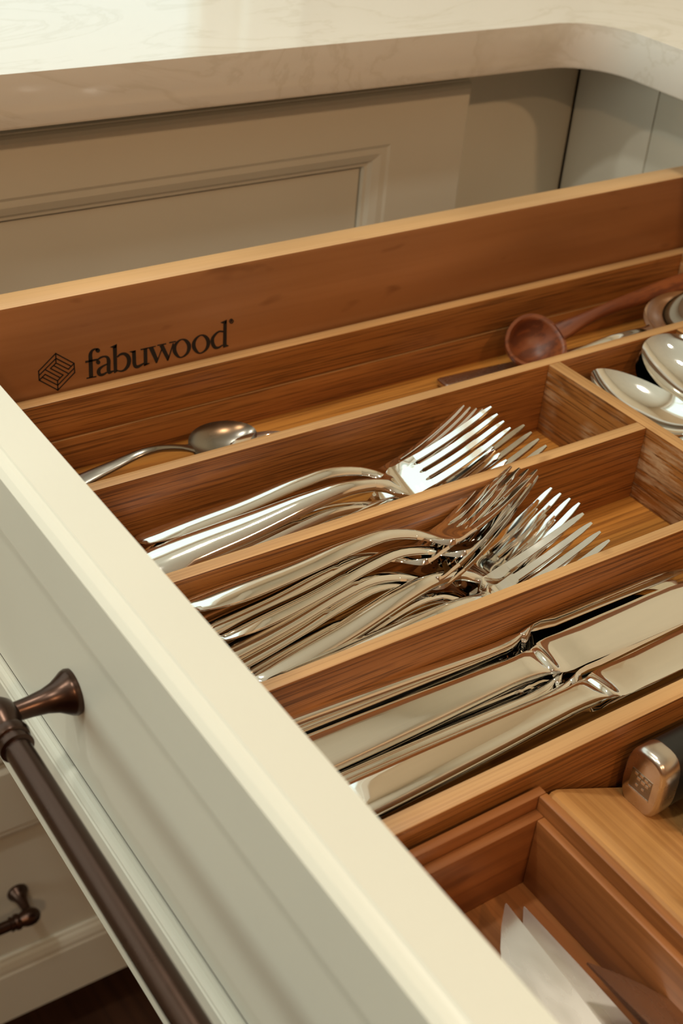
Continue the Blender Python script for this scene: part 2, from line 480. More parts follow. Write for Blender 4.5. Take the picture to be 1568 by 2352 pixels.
countertop()

# ------------------------------------------------------------------ framed cabinet and drawer fronts
OUT = [(0, 0), (0, 0.0485), (0.0022, 0.0502), (0.0032, 0.0548), (0.0062, 0.0612), (0.0125, 0.067)]
MOL = [(0, 0.067), (0.0028, 0.0640), (0.0085, 0.0628), (0.0155, 0.0565), (0.0185, 0.0490), (0.0212, 0.0478), (0.0224, 0.0415), (0.0224, 0.030)]

def framed_front(parent, off, mp, a0, a1, b0, b1, rt, rb, rs, mw_=1.0, frame_name='frame', ds=1.0):
    """mp(a, b, t) -> layout units; a along the front, b up, t outwards; a frame with moulding and a recessed panel"""
    loops = []
    for d, t in OUT: loops.append((a0 + d, a1 - d, b0 + d, b1 - d, t))
    for o, t in MOL:
        o *= mw_
        t = 0.067 - (0.067 - t) * ds
        loops.append((a0 + rs + o, a1 - rs - o, b0 + rb + o, b1 - rt - o, t))
    o = MOL[-1][0] * mw_
    loops.append((a0 + rs + o, a1 - rs - o, b0 + rb + o, b1 - rt - o, 0))
    bm = bmesh.new()
    rings = []
    for x0, x1, y0, y1, t in loops:
        rings.append([bm.verts.new(P(*mp(*q))) for q in ((x0, y0, t), (x1, y0, t), (x1, y1, t), (x0, y1, t))])
    rings.append(rings[0])
    for r, s in zip(rings, rings[1:]):
        for j in range(4):
            k = (j + 1) % 4
            bm.faces.new((r[j], r[k], s[k], s[j]))
    f = finish(bm, frame_name, M['cream'], parent, off, 12)
    bm = bmesh.new()
    e = 0.0036 if ds < 1 else 0.003
    if ds < 1:                                        # dark plate added as painted shade in the joint around the panel
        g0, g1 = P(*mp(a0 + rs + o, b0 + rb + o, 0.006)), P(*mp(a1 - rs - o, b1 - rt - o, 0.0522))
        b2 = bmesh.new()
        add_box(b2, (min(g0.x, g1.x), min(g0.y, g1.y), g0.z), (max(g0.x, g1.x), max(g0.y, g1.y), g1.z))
        finish(b2, 'panel_gap_shade', M['gap'], parent, off)
    p0, p1 = P(*mp(a0 + rs + o + e, b0 + rb + o + e, 0.0523 if ds < 1 else 0.012)), P(*mp(a1 - rs - o - e, b1 - rt - o - e, 0.067 - 0.0285 * ds))
    add_box(bm, (min(p0.x, p1.x), min(p0.y, p1.y), p0.z), (max(p0.x, p1.x), max(p0.y, p1.y), p1.z))
    return f, bm

def pull(parent, off, base0, base1, n):
    """bar pull between two posts; base points on the panel, n the outward normal (world)"""
    n = Vector(n)
    b0, b1 = P(*base0), P(*base1)
    ax = (b1 - b0).normalized()
    ln = (b1 - b0).length / H
    end = [(-0.025, 0.001), (-0.0235, 0.008), (-0.018, 0.0150), (-0.008, 0.0206), (0.003, 0.0218), (0.013, 0.0208), (0.0215, 0.0172), (0.026, 0.0165),
           (0.0275, 0.0192), (0.033, 0.0205), (0.0385, 0.0192), (0.040, 0.0165), (0.044, 0.0165), (0.0455, 0.0183), (0.0505, 0.0183), (0.052, 0.0143)]
    prof = end + [(ln / 2, 0.0146)] + [(ln - d, r) for d, r in end[::-1]]
    c0 = b0 + n * 0.0845 * H
    bm = bmesh.new()
    lathe(bm, c0, ax, [(d * H, r * H) for d, r in prof], 32)
    bar = finish(bm, 'handle', M['bronze'], parent, off, 40)
    bar['label'] = 'dark bronze bar pull'
    for b in (b0, b1):
        bm = bmesh.new()
        pp = [(0, 0.0255), (0.004, 0.0264), (0.0085, 0.0250), (0.014, 0.0215), (0.022, 0.0170), (0.034, 0.0135), (0.05, 0.0115), (0.062, 0.0108), (0.078, 0.0108)]
        lathe(bm, b, n, [(d * H, r * H) for d, r in pp], 32)
        finish(bm, 'post', M['bronze'], bar, off, 40)
    return bar

# ------------------------------------------------------------------ cabinets
# back run (faces the drawer's side): local frame turned by a hair around the inside corner
PIV = P(2.105, 2.078, -0.705)
floor_z = -CZ / H
def back_cabinet():
    root = empty('base_cabinet', (PIV.x, PIV.y, 0), 'cream painted base cabinet with framed drawers along the back wall', 'cabinet')
    off = Vector((PIV.x, PIV.y, 0))
    def brd(name, a, b, mat=M['cream']):
        return board(name, a, b, mat, root, off, 0.0008)
    brd('face_frame', (-2.6, 2.078, -3.06), (2.105, 2.135, -0.705))
    brd('carcass', (-2.6, 2.14, -3.06), (2.105, 3.85, -0.71))
    brd('toe_kick', (-2.6, 2.28, floor_z + 0.001), (2.105, 2.36, -3.062))
    mp = lambda a, b, t: (a, 2.0785 - t, b)
    a1, wid = 1.762, 2.57
    for c in range(2):
        x1 = a1 - c * (wid + 0.14)
        x0 = x1 - wid
        for b1, b0, rt, rb in ((-0.742, -1.245, 0.105, 0.105), (-1.262, -2.150, 0.19, 0.19), (-2.167, -3.070, 0.19, 0.19)):
            f, bm = framed_front(root, off, mp, x0, x1, b0, b1, rt, rb, 0.198, 2.2, 'drawer_front')
            finish(bm, 'panel', M['cream'], f, off)
            mid = (x0 + x1) / 2
            zc = -2.615 if b1 < -2 else (b0 + b1) / 2
            pull(f, off, (mid - 0.2, 2.0785 - 0.0385, zc), (mid + 0.2, 2.0785 - 0.0385, zc), (0, -1, 0))
    root.rotation_euler = (0, 0, math.radians(-1.1))
back_cabinet()

# right run: the cabinet the open drawer slides out of
def right_cabinet():
    loc = P(2.106, 0.6, -0.705)
    root = empty('base_cabinet', (loc.x, loc.y, 0), 'cream painted base cabinet that the open cutlery drawer slides from', 'cabinet')
    off = Vector((loc.x, loc.y, 0))
    brd = lambda name, a, b, m=M['cream'], bev=0.0008: board(name, a, b, m, root, off, bev)
    y0, y1 = -0.60, 1.8375
    brd('stile', (2.106, 1.715, -3.06), (2.165, y1, -0.705))
    brd('stile', (2.106, y0, -3.06), (2.165, -0.49, -0.705))
    brd('rail', (2.106, -0.49, -0.79), (2.165, 1.715, -0.705))
    brd('rail', (2.106, -0.49, -1.33), (2.165, 1.715, -1.25))
    brd('rail', (2.106, -0.49, -3.06), (2.165, 1.715, -2.98))
    brd('side', (2.166, 1.79, -3.06), (3.80, y1, -0.71))
    brd('side', (2.166, y0, -3.06), (3.80, y0 + 0.05, -0.71))
    brd('bottom', (2.166, y0 + 0.05, -3.06), (3.80, 1.79, -3.0))
    brd('back', (3.80, y0, -3.06), (3.85, y1, -0.71))
    brd('toe_kick', (2.30, y0, floor_z + 0.001), (2.36, y1, -3.062))
    mp = lambda a, b, t: (2.1055 - t, a, b)
    for b1, b0 in ((-1.273, -2.165), (-2.182, -3.070)):
        f, bm = framed_front(root, off, mp, -0.53, 1.735, b0, b1, 0.19, 0.19, 0.198, 2.2, 'drawer_front')
        finish(bm, 'panel', M['cream'], f, off)
        zc = (b0 + b1) / 2
        pull(f, off, (2.1055 - 0.0385, 0.19, zc), (2.1055 - 0.0385, 1.01, zc), (-1, 0, 0))
right_cabinet()
bm = bmesh.new()
add_box(bm, P(2.106, 1.8405, -3.06), P(2.165, 2.074, -0.705), 0.0008)
tag(finish(bm, 'corner_filler', M['cream'], smooth=35), 'narrow cream filler board in the inside corner beneath the counter', 'filler board')

# ------------------------------------------------------------------ the open drawer
DY0, DY1 = -0.455, 1.697
def open_drawer():
    base = P(0.455, 0.62, -1.21)
    root = empty('drawer', base, 'open cream fronted cutlery drawer with wooden sides and bronze pull', 'drawer')
    off = base
    mp = lambda a, b, t: (0.455 - t, a, b)
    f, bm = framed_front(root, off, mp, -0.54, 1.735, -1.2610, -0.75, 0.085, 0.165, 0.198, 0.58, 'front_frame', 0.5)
    finish(bm, 'front_panel', M['cream'], root, off)
    xp = 0.455 - 0.0528
    pull(root, off, (xp, 0.9762, -0.9599), (xp, 0.204, -0.9599), (-1, 0, 0))
    board('side', (0.508, 1.645, -1.20), (2.16, DY1, -0.8465), M['maple'], root, off, 0.0022, M['maple_lit_top'])
    board('side', (0.508, DY0, -1.20), (2.16, DY0 + 0.052, -0.8465), M['maple'], root, off, 0.0022, M['maple_lit_top'])
    board('box_front', (0.456, DY0, -1.20), (0.5075, DY1, -0.8465), M['maple_y'], root, off, 0.002)
    board('box_back', (2.108, DY0 + 0.0525, -1.20), (2.16, 1.6445, -0.8465), M['maple_y'], root, off, 0.002)
    board('bottom', (0.508, DY0 + 0.0525, -1.185), (2.1075, 1.6445, -1.150), M['maple'], root, off, 0.0)
    # printed mark on the inner face of the far side
    yf = 1.645
    bm = bmesh.new()
    def prism(pts, t0=0.0, t1=0.0006):
        n = len(pts)
        a = [bm.verts.new(P(x, yf - t0, z)) for x, z in pts]
        b = [bm.verts.new(P(x, yf - t1, z)) for x, z in pts]
        bm.faces.new(b)
        bm.faces.new(a[::-1])
        for i in range(n):
            j = (i + 1) % n
            bm.faces.new((a[i], a[j], b[j], b[i]))
    def stroke(pts, sub=6):
        n = len(pts)
        if n > 2:
            q = []
            closed = pts[0][:2] == pts[-1][:2]
            for i in range(n - 1):
                p0 = pts[i - 1] if i > 0 else (pts[-2] if closed else pts[0])
                p1, p2 = pts[i], pts[i + 1]
                p3 = pts[i + 2] if i + 2 < n else (pts[1] if closed else pts[-1])
                for k in range(sub):
                    t = k / sub
                    q.append(tuple(0.5 * (2 * b + (c - a) * t + (2 * a - 5 * b + 4 * c - d) * t * t + (3 * b - a - 3 * c + d) * t ** 3) for a, b, c, d in zip(p0, p1, p2, p3)))
            q.append(pts[-1])
            pts = q
        L, R_ = [], []
        for i, (x, z, w) in enumerate(pts):
            a, b = pts[max(i - 1, 0)], pts[min(i + 1, len(pts) - 1)]
            dx, dz = b[0] - a[0], b[1] - a[1]
            l = math.hypot(dx, dz) or 1
            nx, nz = -dz / l * w / 2, dx / l * w / 2
            L.append((x + nx, z + nz))
            R_.append((x - nx, z - nz))
        for i in range(len(pts) - 1):
            prism([L[i], L[i + 1], R_[i + 1], R_[i]])
    for s in LOGO_STROKES: stroke(s)
    for p in LOGO_POLYS: prism(p)
    o = finish(bm, 'printed_lettering', M['ink'], root, off)
    o['label'] = 'black printed word fabuwood'
    bm = bmesh.new()
    for l in LOGO_EMBLEM:
        for (x0, z0), (x1, z1) in zip(l, l[1:]):
            d = math.hypot(x1 - x0, z1 - z0)
            ex, ez = (x1 - x0) / d * 0.0007, (z1 - z0) / d * 0.0007
            stroke([(x0 - ex, z0 - ez, 0.00175), (x1 + ex, z1 + ez, 0.00175)])
    o = finish(bm, 'printed_emblem', M['ink'], root, off)
    o['label'] = 'black printed hexagonal maze emblem'
open_drawer()

# ------------------------------------------------------------------ bamboo cutlery tray
RIM, TF = -1.0, -1.130
def tray():
    base = P(1.25, 1.15, -1.1495)
    root = empty('cutlery_tray', base, 'bamboo cutlery tray with long compartments filling the back of the drawer', 'tray')
    brd = lambda n, a, b, m, bev=0.0005: board(n, a, b, m, root, base, bev, M['bamboo_lit_top_y'] if m is M['bamboo_y'] else M['bamboo_lit_top_x'] if m in (M['bamboo_x'], M['bamboo_x2']) else None)
    brd('bottom', (0.53, 0.667, -1.1495), (2.062, 1.640, TF), M['bamboo_floor'], 0)
    # far wall glued up from two strips with an open joint
    brd('wall_strip', (0.53, 1.6165, -1.0690), (2.062, 1.640, RIM), M['bamboo_x'], 0.0007)
    brd('wall_strip', (0.53, 1.6165, TF), (2.062, 1.640, -1.0712), M['bamboo_x2'], 0.0003)
    brd('wall', (0.53, 0.667, TF), (2.062, 0.691, RIM), M['bamboo_x'], 0.0007)
    brd('wall', (0.53, 0.6912, TF), (0.552, 1.6163, RIM), M['bamboo_y'])
    brd('wall', (2.022, 0.6912, TF), (2.062, 1.6163, RIM), M['bamboo_y'])
    brd('divider', (0.5522, 1.3705, TF), (2.0218, 1.3905, RIM), M['bamboo_x2'])
    brd('divider', (0.5522, 1.1390, TF), (1.4395, 1.1600, RIM), M['bamboo_x'])
    brd('divider', (0.5522, 0.9110, TF), (1.4395, 0.9290, RIM), M['bamboo_x2'])
    brd('cross_divider', (1.4400, 0.6914, TF), (1.4655, 1.3703, RIM), M['bamboo_y'])
    brd('cross_divider', (1.7480, 0.6914, TF), (1.7680, 1.3703, RIM), M['bamboo_y'])
tray()

# ------------------------------------------------------------------ cutlery shapes (metres, along local +x, resting on z = 0)
def superring(w, t, n, k=16):
    out = []
    for i in range(k):
        a = 2 * math.pi * (i + 0.5) / k
        c, s = math.cos(a), math.sin(a)
        out.append((abs(c) ** (2 / n) * (1 if c > 0 else -1) * w / 2, abs(s) ** (2 / n) * (1 if s > 0 else -1) * t / 2))
    return out

def crownring(w, t, k=9):
    """flat underside, arched top"""
    out = []
    for i in range(k):
        q = -1 + 2 * i / (k - 1)
        out.append((q * w / 2, -t / 2 + t * (.22 + .78 * (1 - q * q) ** .75)))
    out += [(w / 2, -t / 2 + t * .10), (w / 2 * .94, -t / 2), (-w / 2 * .94, -t / 2), (-w / 2, -t / 2 + t * .10)]
    return out

def flatring(w, t, c):
    a, b = w / 2, t / 2
    return [(a - c, b), (-a + c, b), (-a, b - c), (-a, -b + c), (-a + c, -b), (a - c, -b), (a, -b + c), (a, b - c)]

def sweep(stations, k=16):
    """stations: (x, y, z, width, thickness, exponent, slope)"""
    rings = []
    for x, y, z, w, t, n, sl in stations:
        c, s = math.cos(sl), math.sin(sl)
        sec = superring(w, t, n, k) if n > 0 else crownring(w, t) if n == 0 else flatring(w, t, min(w, t) * .16)
        rings.append([Vector((x - v * s, y + u, z + v * c)) for u, v in sec])
    return rings

FL = 0.2
FZ = curve([0, .12, .3, .45, .55, .62, .67, .70, .76, .82, .88, .94, 1.], [.003, .0045, .00806, .01196, .013, .0104, .00685, .004, .00624, .01032, .01562, .02189, .029])
def slope(g, s, L):
    return math.atan2(g(min(s + 0.005, 1)) - g(max(s - 0.005, 0)), (min(s + 0.005, 1) - max(s - 0.005, 0)) * L)

def scale_up(bm, k=0.95):
    bmesh.ops.scale(bm, vec=(k, k, k), verts=bm.verts)

def make_fork():
    root = empty('fork', (0, 0, 0))
    FW = curve([0, .012, .035, .08, .2, .35, .5, .60, .63], [.007, .0155, .0210, .0234, .0214, .0166, .0112, .0084, .0080])
    FT = curve([0, .012, .05, .3, .5, .63], [.0016, .0030, .0046, .0054, .0050, .0046])
    st = []
    ss = [0, .004, .012, .022, .035, .055, .08, .12] + [.12 + .51 * i / 20 for i in range(1, 21)]
    for s in ss:
        st.append((s * FL, 0, FZ(s), FW(s), FT(s), 0, slope(FZ, s, FL)))
    bm = bmesh.new()
    loft(bm, sweep(st, 18))
    scale_up(bm)
    finish(bm, 'handle', M['steel'], root, smooth=50)
    # head: the arched neck section flattens into a plate with three rounded slots
    pitch, hw, sr, r = .0067, .00225, .768, .0011
    W = curve([.63, .65, .67, .69, .700, .708, .72, .78], [.0080, .0094, .0128, .0190, .0226, .0244, .0250, .0254])
    TH = curve([.63, .66, .69, .708, .72, .765], [.0046, .0044, .0040, .0030, .0022, .0021])
    half = 1.5 * pitch + hw * 1.15
    cols = []
    for i in range(4):
        c = (i - 1.5) * pitch
        for d in (-1, -.5, 0, .5, 1): cols.append((c + d * hw, False, 0))
        if i < 3:
            for d in (-.75, -.4, 0, .4, .75): cols.append((c + pitch / 2 + d * (pitch / 2 - hw), True, d))
    cols = [(-half, False, 0), (-half * .985, False, 0)] + cols + [(half * .985, False, 0), (half, False, 0)]
    rows = 40
    se = sr + r / FL * 2.2
    bm = bmesh.new()
    top, bot = [], []
    for k in range(rows + 1):
        f = k / rows
        tr, br = [], []
        for y, slot, d in cols:
            end = sr + (1 - math.sqrt(max(0, 1 - d * d))) * (se - sr) if slot else se
            s = .63 + (end - .63) * f
            q = y / half
            t = TH(s)
            g = min(1, max(0, (s - .665) / .045))
            g = g * g * (3 - 2 * g)
            crown = -t / 2 + t * (.22 + .78 * max(0, 1 - q * q) ** .75)
            flat = t / 2 if abs(q) < .99 else t / 2 - t * .2
            dish = .0005 * q * q * g
            z = FZ(s) + dish
            sl = slope(FZ, s, FL)
            v = crown * (1 - g) + flat * g
            tr.append(bm.verts.new((s * FL - v * math.sin(sl), q * W(s) / 2, z + v * math.cos(sl))))
            br.append(bm.verts.new((s * FL + t / 2 * math.sin(sl), q * W(s) / 2, z - t / 2 * math.cos(sl))))
        top.append(tr)
        bot.append(br)
    m = len(cols)
    for k in range(rows):
        for j in range(m - 1):
            bm.faces.new((top[k][j], top[k][j + 1], top[k + 1][j + 1], top[k + 1][j]))
            bm.faces.new((bot[k][j], bot[k + 1][j], bot[k + 1][j + 1], bot[k][j + 1]))
        for j in (0, m - 1):
            bm.faces.new((top[k][j], top[k + 1][j], bot[k + 1][j], bot[k][j]))
    for k in (0, rows):
        for j in range(m - 1):
            bm.faces.new((top[k][j], top[k][j + 1], bot[k][j + 1], bot[k][j]))
    scale_up(bm)
    finish(bm, 'head', M['steel'], root, smooth=35)
    for i in range(4):
        st = []
        for k in range(15):
            f = k / 14
            s = se + (1 - se) * (f if f < .999 else 1)
            wi = (.0045 - .0013 * f) * (1.0 if k < 13 else (.82 if k == 13 else .45))
            th = (.0021 - .0006 * f) * (1.0 if k < 14 else .6)
            y = (i - 1.5) * pitch * (1 - .03 * f) + (0.00029 if i == 3 else -0.00029 if i == 0 else 0) * (1 - f)
            q = (i - 1.5) / 1.5
            if i in (0, 3): wi += .00055 * (1 - f)
            st.append((s * FL, y, FZ(s) + .0005 * q * q * .72, wi, th, -1, slope(FZ, s, FL)))
        bm = bmesh.new()
        loft(bm, sweep(st, 12))
        scale_up(bm)
        finish(bm, 'tine', M['steel'], root, smooth=28)
    return root

def make_table_knife():
    root = empty('table_knife', (0, 0, 0))
    HB = .135
    W = curve([0, .002, .006, .014, .03, .07, .105, .122, .130, .135], [.010, .0155, .0185, .0196, .0192, .0168, .0138, .0128, .0140, .0150])
    TT = curve([0, .002, .008, .03, .08, .122, .131, .135], [.003, .005, .0068, .0078, .0074, .0064, .0056, .0030])
    st = []
    xs = [0, .0008, .002, .004, .007, .011, .016] + [.016 + .106 * i / 14 for i in range(1, 15)] + [.125, .128, .131, .133, .1345, .135]
    for x in xs: st.append((x, 0, .004, W(x), TT(x), 3.8, 0))
    bm = bmesh.new()
    loft(bm, sweep(st, 20))
    finish(bm, 'handle', M['steel'], root, smooth=50)
    # blade with a shoulder ridge at the root and a rounded tip
    L = .118
    Wb = curve([0, .003, .007, .02, .06, .095, .110, .116, .118], [.0148, .0165, .0192, .0200, .0212, .0200, .0150, .0085, .003])
    Tb = curve([0, .0015, .0035, .006, .02, .118], [.0030, .0052, .0050, .0024, .0021, .0010])
    st = []
    for x in [0, .0008, .0016, .0026, .0036, .0048, .006, .008, .012, .02, .03, .045, .06, .075, .088, .098, .105, .110, .1135, .116, .1174, .118]:
        st.append((HB - .0006 + x, -(Wb(.06) - Wb(x)) * .35 * (1 if x > .06 else 0), .004, Wb(x), Tb(x), 2.4 if x < .006 else 2.0, 0))
    bm = bmesh.new()
    loft(bm, sweep(st, 20))
    finish(bm, 'blade', M['steel'], root, smooth=50)
    return root

def make_spoon(name, bl, bw, depth, hl, mat, hw=.017, th=.0026, wall=.0014, arch=.016, exp_=.9, hmat=None, rnd_=False, rise=.0, rimw=0.0):
    root = empty(name, (0, 0, 0))
    zr = depth + wall + .0015
    bm = bmesh.new()
    nr, nt_ = 18, 44
    def pt(r, a, inner):
        ca, sa = math.cos(a), math.sin(a)
        x = hl + bl / 2 + bl / 2 * ca * r
        y = bw / 2 * sa * r * (1 - .14 * ca)
        rr = min(1, r / (1 - rimw)) if inner else r
        d = depth * max(0, 1 - rr ** 2.3) ** exp_
        z = zr - d + rise * (x - hl) / bl
        if not inner: z -= wall * (1 if r < .99 else .55)
        return Vector((x, y, z))
    grids = []
    for inner in (True, False):
        c = bm.verts.new(pt(0, 0, inner))
        g = [[bm.verts.new(pt(i / nr, 2 * math.pi * j / nt_, inner)) for j in range(nt_)] for i in range(1, nr + 1)]
        for j in range(nt_):
            k = (j + 1) % nt_
            bm.faces.new((c, g[0][j], g[0][k]))
            for i in range(nr - 1):
                bm.faces.new((g[i][j], g[i + 1][j], g[i + 1][k], g[i][k]))
        grids.append(g[-1])
    for j in range(nt_):
        k = (j + 1) % nt_
        bm.faces.new((grids[0][j], grids[1][j], grids[1][k], grids[0][k]))
    finish(bm, 'bowl', mat, root, smooth=60)
    Z = curve([0, .15, .45, .72, .9, 1.0], [.004, .0055, arch * .72, arch, zr + (arch - zr) * .45, zr - wall * .3])
    if rnd_:
        Wc = curve([0, .03, .12, .5, .85, 1.0], [hw * .4, hw * .85, hw, hw * .72, hw * .62, hw * .95])
        Tc = curve([0, .03, .12, .5, .85, 1.0], [hw * .35, hw * .65, hw * .75, hw * .6, hw * .52, wall * 1.6])
    else:
        Wc = curve([0, .02, .06, .3, .6, .86, .95, 1.0], [hw * .35, hw * .75, hw, hw * .78, hw * .48, hw * .36, hw * .42, hw * .62])
        Tc = curve([0, .1, .6, .88, 1.0], [th * .7, th, th * 1.25, th * 1.4, wall * 1.3])
    st = []
    for i in range(30):
        s = (i / 29) ** 1.25 if i < 29 else 1.0
        x = s * (hl + bl * .035)
        st.append((x, 0, Z(s), Wc(s), Tc(s), 2.5, math.atan2(Z(min(1, s + .01)) - Z(max(0, s - .01)), .02 * hl)))
    bm = bmesh.new()
    loft(bm, sweep(st, 16))
    finish(bm, 'handle', hmat or mat, root, smooth=50)
    return root

# ------------------------------------------------------------------ forks
fork0 = make_fork()
FORKS = [
    # x, y, z, yaw, pitch, roll, label
    (0.2143, 0.4334, 0.7549, -0.143, -0.105, 0.10, 'polished fork lying flat on top between the first and second bamboo dividers', 1),
    (0.2194, 0.4479, 0.7565, -0.118, -0.035, -0.40, 'polished fork rolled towards the far divider behind the flat fork', 1),
    (0.2389, 0.4151, 0.7505, -0.020, -0.019, 0.13, 'polished fork overlapping the flat one, its handle hidden by the near divider', 1),
    (0.2065, 0.4290, 0.7475, -0.105, -0.070, 0.06, 'second fork down in the pile under the flat fork of the first slot', 1),
    (0.2205, 0.4220, 0.7400, -0.060, -0.030, 0.06, 'lowest polished fork by the near divider of the first slot', 1),
    (0.2019, 0.3681, 0.7795, -0.007, 0.086, -0.42, 'polished fork tilted on its side along the divider, topmost of the second slot', 2),
    (0.1870, 0.3645, 0.7690, 0.018, 0.060, -0.50, 'second fork in the tilted stack along the divider of the second slot', 2),
    (0.1870, 0.3510, 0.7625, 0.048, 0.045, -0.52, 'fork nested right under the fanned out tilted fork', 2),
    (0.2060, 0.3560, 0.7690, 0.046, 0.056, -0.55, 'tilted fork whose handle fans out in front of the topmost fork', 2),
    (0.1900, 0.3500, 0.7560, 0.050, 0.025, -0.50, 'thin edged fork between the tilted forks and the wide handled fork', 2),
    (0.2173, 0.3440, 0.7535, 0.072, 0.012, -0.09, 'polished fork with a wide bright handle in the middle of the second slot', 2),
    (0.2060, 0.3430, 0.7445, 0.060, 0.000, -0.08, 'fork nested under the wide handled fork of the second slot', 2),
    (0.2150, 0.3262, 0.7535, 0.090, 0.023, 0.27, 'polished fork slanting across the front of the second slot', 2),
    (0.2060, 0.3270, 0.7460, 0.080, 0.015, 0.22, 'fork nested under the slanting fork at the front of the second slot', 2),
]
for i, (x, y, z, ya, pi_, ro, lab, slot) in enumerate(FORKS):
    o = fork0 if i == 0 else copy_tree(fork0)
    place(o, x, y, z, ya, pi_, ro)
    tag(o, lab, 'fork', 'forks in the tray')

# ------------------------------------------------------------------ table knives
knife0 = make_table_knife()
KNIVES = [
    (0.2000, 0.2935, 0.7500, -0.012, -0.01, 0.16, 'polished table knife lying flat in the middle of the knife slot'),
    (0.2080, 0.2620, 0.7530, 0.016, 0.00, -0.10, 'polished table knife lying flat nearest the front wall of the knife slot'),
    (0.2000, 0.3115, 0.7530, -0.022, 0.00, 1.42, 'table knife standing on edge against the divider of the knife slot'),
    (0.2010, 0.3040, 0.7385, -0.010, 0.00, 0.10, 'table knife on the tray floor in the dark gap by the divider'),
    (0.2010, 0.2795, 0.7430, 0.030, 0.00, 1.15, 'table knife wedged on edge between the two flat knives'),
    (0.2060, 0.2735, 0.7440, 0.022, 0.00, 0.85, 'table knife tilted under the flat knife nearest the front wall'),
    (0.2120, 0.2450, 0.7450, 0.004, 0.00, -1.25, 'table knife low on edge along the front wall of the knife slot'),
    (0.2100, 0.2860, 0.7375, 0.000, 0.00, 0.02, 'lowest table knife on the floor under the middle flat knife'),
]
for i, (x, y, z, ya, pi_, ro, lab) in enumerate(KNIVES):
    o = knife0 if i == 0 else copy_tree(knife0)
    place(o, x, y, z, ya, pi_, ro)
    tag(o, lab, 'knife', 'table knives in the tray')

# ------------------------------------------------------------------ spoons behind the cross divider (lying across the drawer)
sp = make_spoon('table_spoon', .076, .046, .0095, .122, M['steel'])
SPOONS = [
    (0.5220, 0.2600, 0.7535, math.radians(90.6), -0.045, 0.06, 'large polished spoon with its bowl beside the cross divider'),
    (0.5760, 0.2660, 0.7560, math.radians(91.5), -0.075, -0.42, 'topmost of the nested spoons leaning behind the large spoon'),
    (0.5745, 0.2660, 0.7515, math.radians(91.5), -0.075, -0.42, 'middle spoon of the nested stack behind the large spoon'),
    (0.5730, 0.2660, 0.7470, math.radians(91.5), -0.075, -0.42, 'lowest spoon of the nested stack behind the large spoon'),
    (0.5280, 0.2600, 0.7400, math.radians(90), 0.0, 0.0, 'spoon lying on the tray floor beneath the large spoon'),
]
for i, (x, y, z, ya, pi_, ro, lab) in enumerate(SPOONS):
    o = sp if i == 0 else copy_tree(sp)
    place(o, x, y, z, ya, pi_, ro)
    tag(o, lab, 'spoon', 'spoons behind the cross divider')

# ------------------------------------------------------------------ things in the far compartment
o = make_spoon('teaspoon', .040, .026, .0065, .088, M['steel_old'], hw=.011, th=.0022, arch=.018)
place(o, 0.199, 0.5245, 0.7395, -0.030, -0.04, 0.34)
tag(o, 'small darkened teaspoon in the far compartment below the printed mark', 'spoon')
o = make_spoon('teaspoon', .046, .030, .007, .095, M['steel'], hw=.012, th=.0022)
place(o, 0.206, 0.4985, 0.7380, 0.045, -0.02, 0.15)
tag(o, 'bright teaspoon mostly hidden behind the divider beside the dark teaspoon', 'spoon')
o = make_spoon('wooden_spoon', .042, .039, .013, .131, M['rosewood'], hw=.014, th=.01, wall=.0026, arch=.020, rnd_=True, rimw=0.12)
place(o, 0.6840, 0.5290, 0.7700, math.radians(180) - 0.005, 0.160, -0.55)
tag(o, 'reddish brown wooden spoon in the far compartment', 'spoon')
o = make_spoon('serving_spoon', .068, .044, .009, .110, M['steel'], hw=.015)
place(o, 0.497, 0.5030, 0.7440, -0.030, -0.085, 0.38)
tag(o, 'bright steel serving spoon lying in front of the wooden spoon handle', 'spoon')

def butter_knife():
    root = empty('butter_knife', (0, 0, 0))
    st = []
    for x, w, t in [(0, .010, .003), (.0006, .0118, .0042), (.002, .0124, .0046), (.03, .0128, .005), (.06, .0115, .005), (.085, .0085, .0045), (.088, .007, .004)]:
        st.append((x, 0, .003, w, t, 4.5, 0))
    bm = bmesh.new()
    loft(bm, sweep(st, 20))
    finish(bm, 'handle', M['steel_satin'], root, smooth=50)
    st = []
    for x, w, t in [(0, .007, .0038), (.006, .013, .002), (.03, .0165, .0016), (.055, .016, .0014), (.064, .011, .0012), (.067, .004, .001)]:
        st.append((.0875 + x, 0, .003, w, t, 2.2, 0))
    bm = bmesh.new()
    loft(bm, sweep(st, 16))
    finish(bm, 'blade', M['steel_satin'], root, smooth=50)
    return root
o = butter_knife()
place(o, 0.468, 0.5310, 0.7370, -0.06, 0, 0)
tag(o, 'flat handled satin knife poking out from under the wooden spoon', 'knife')

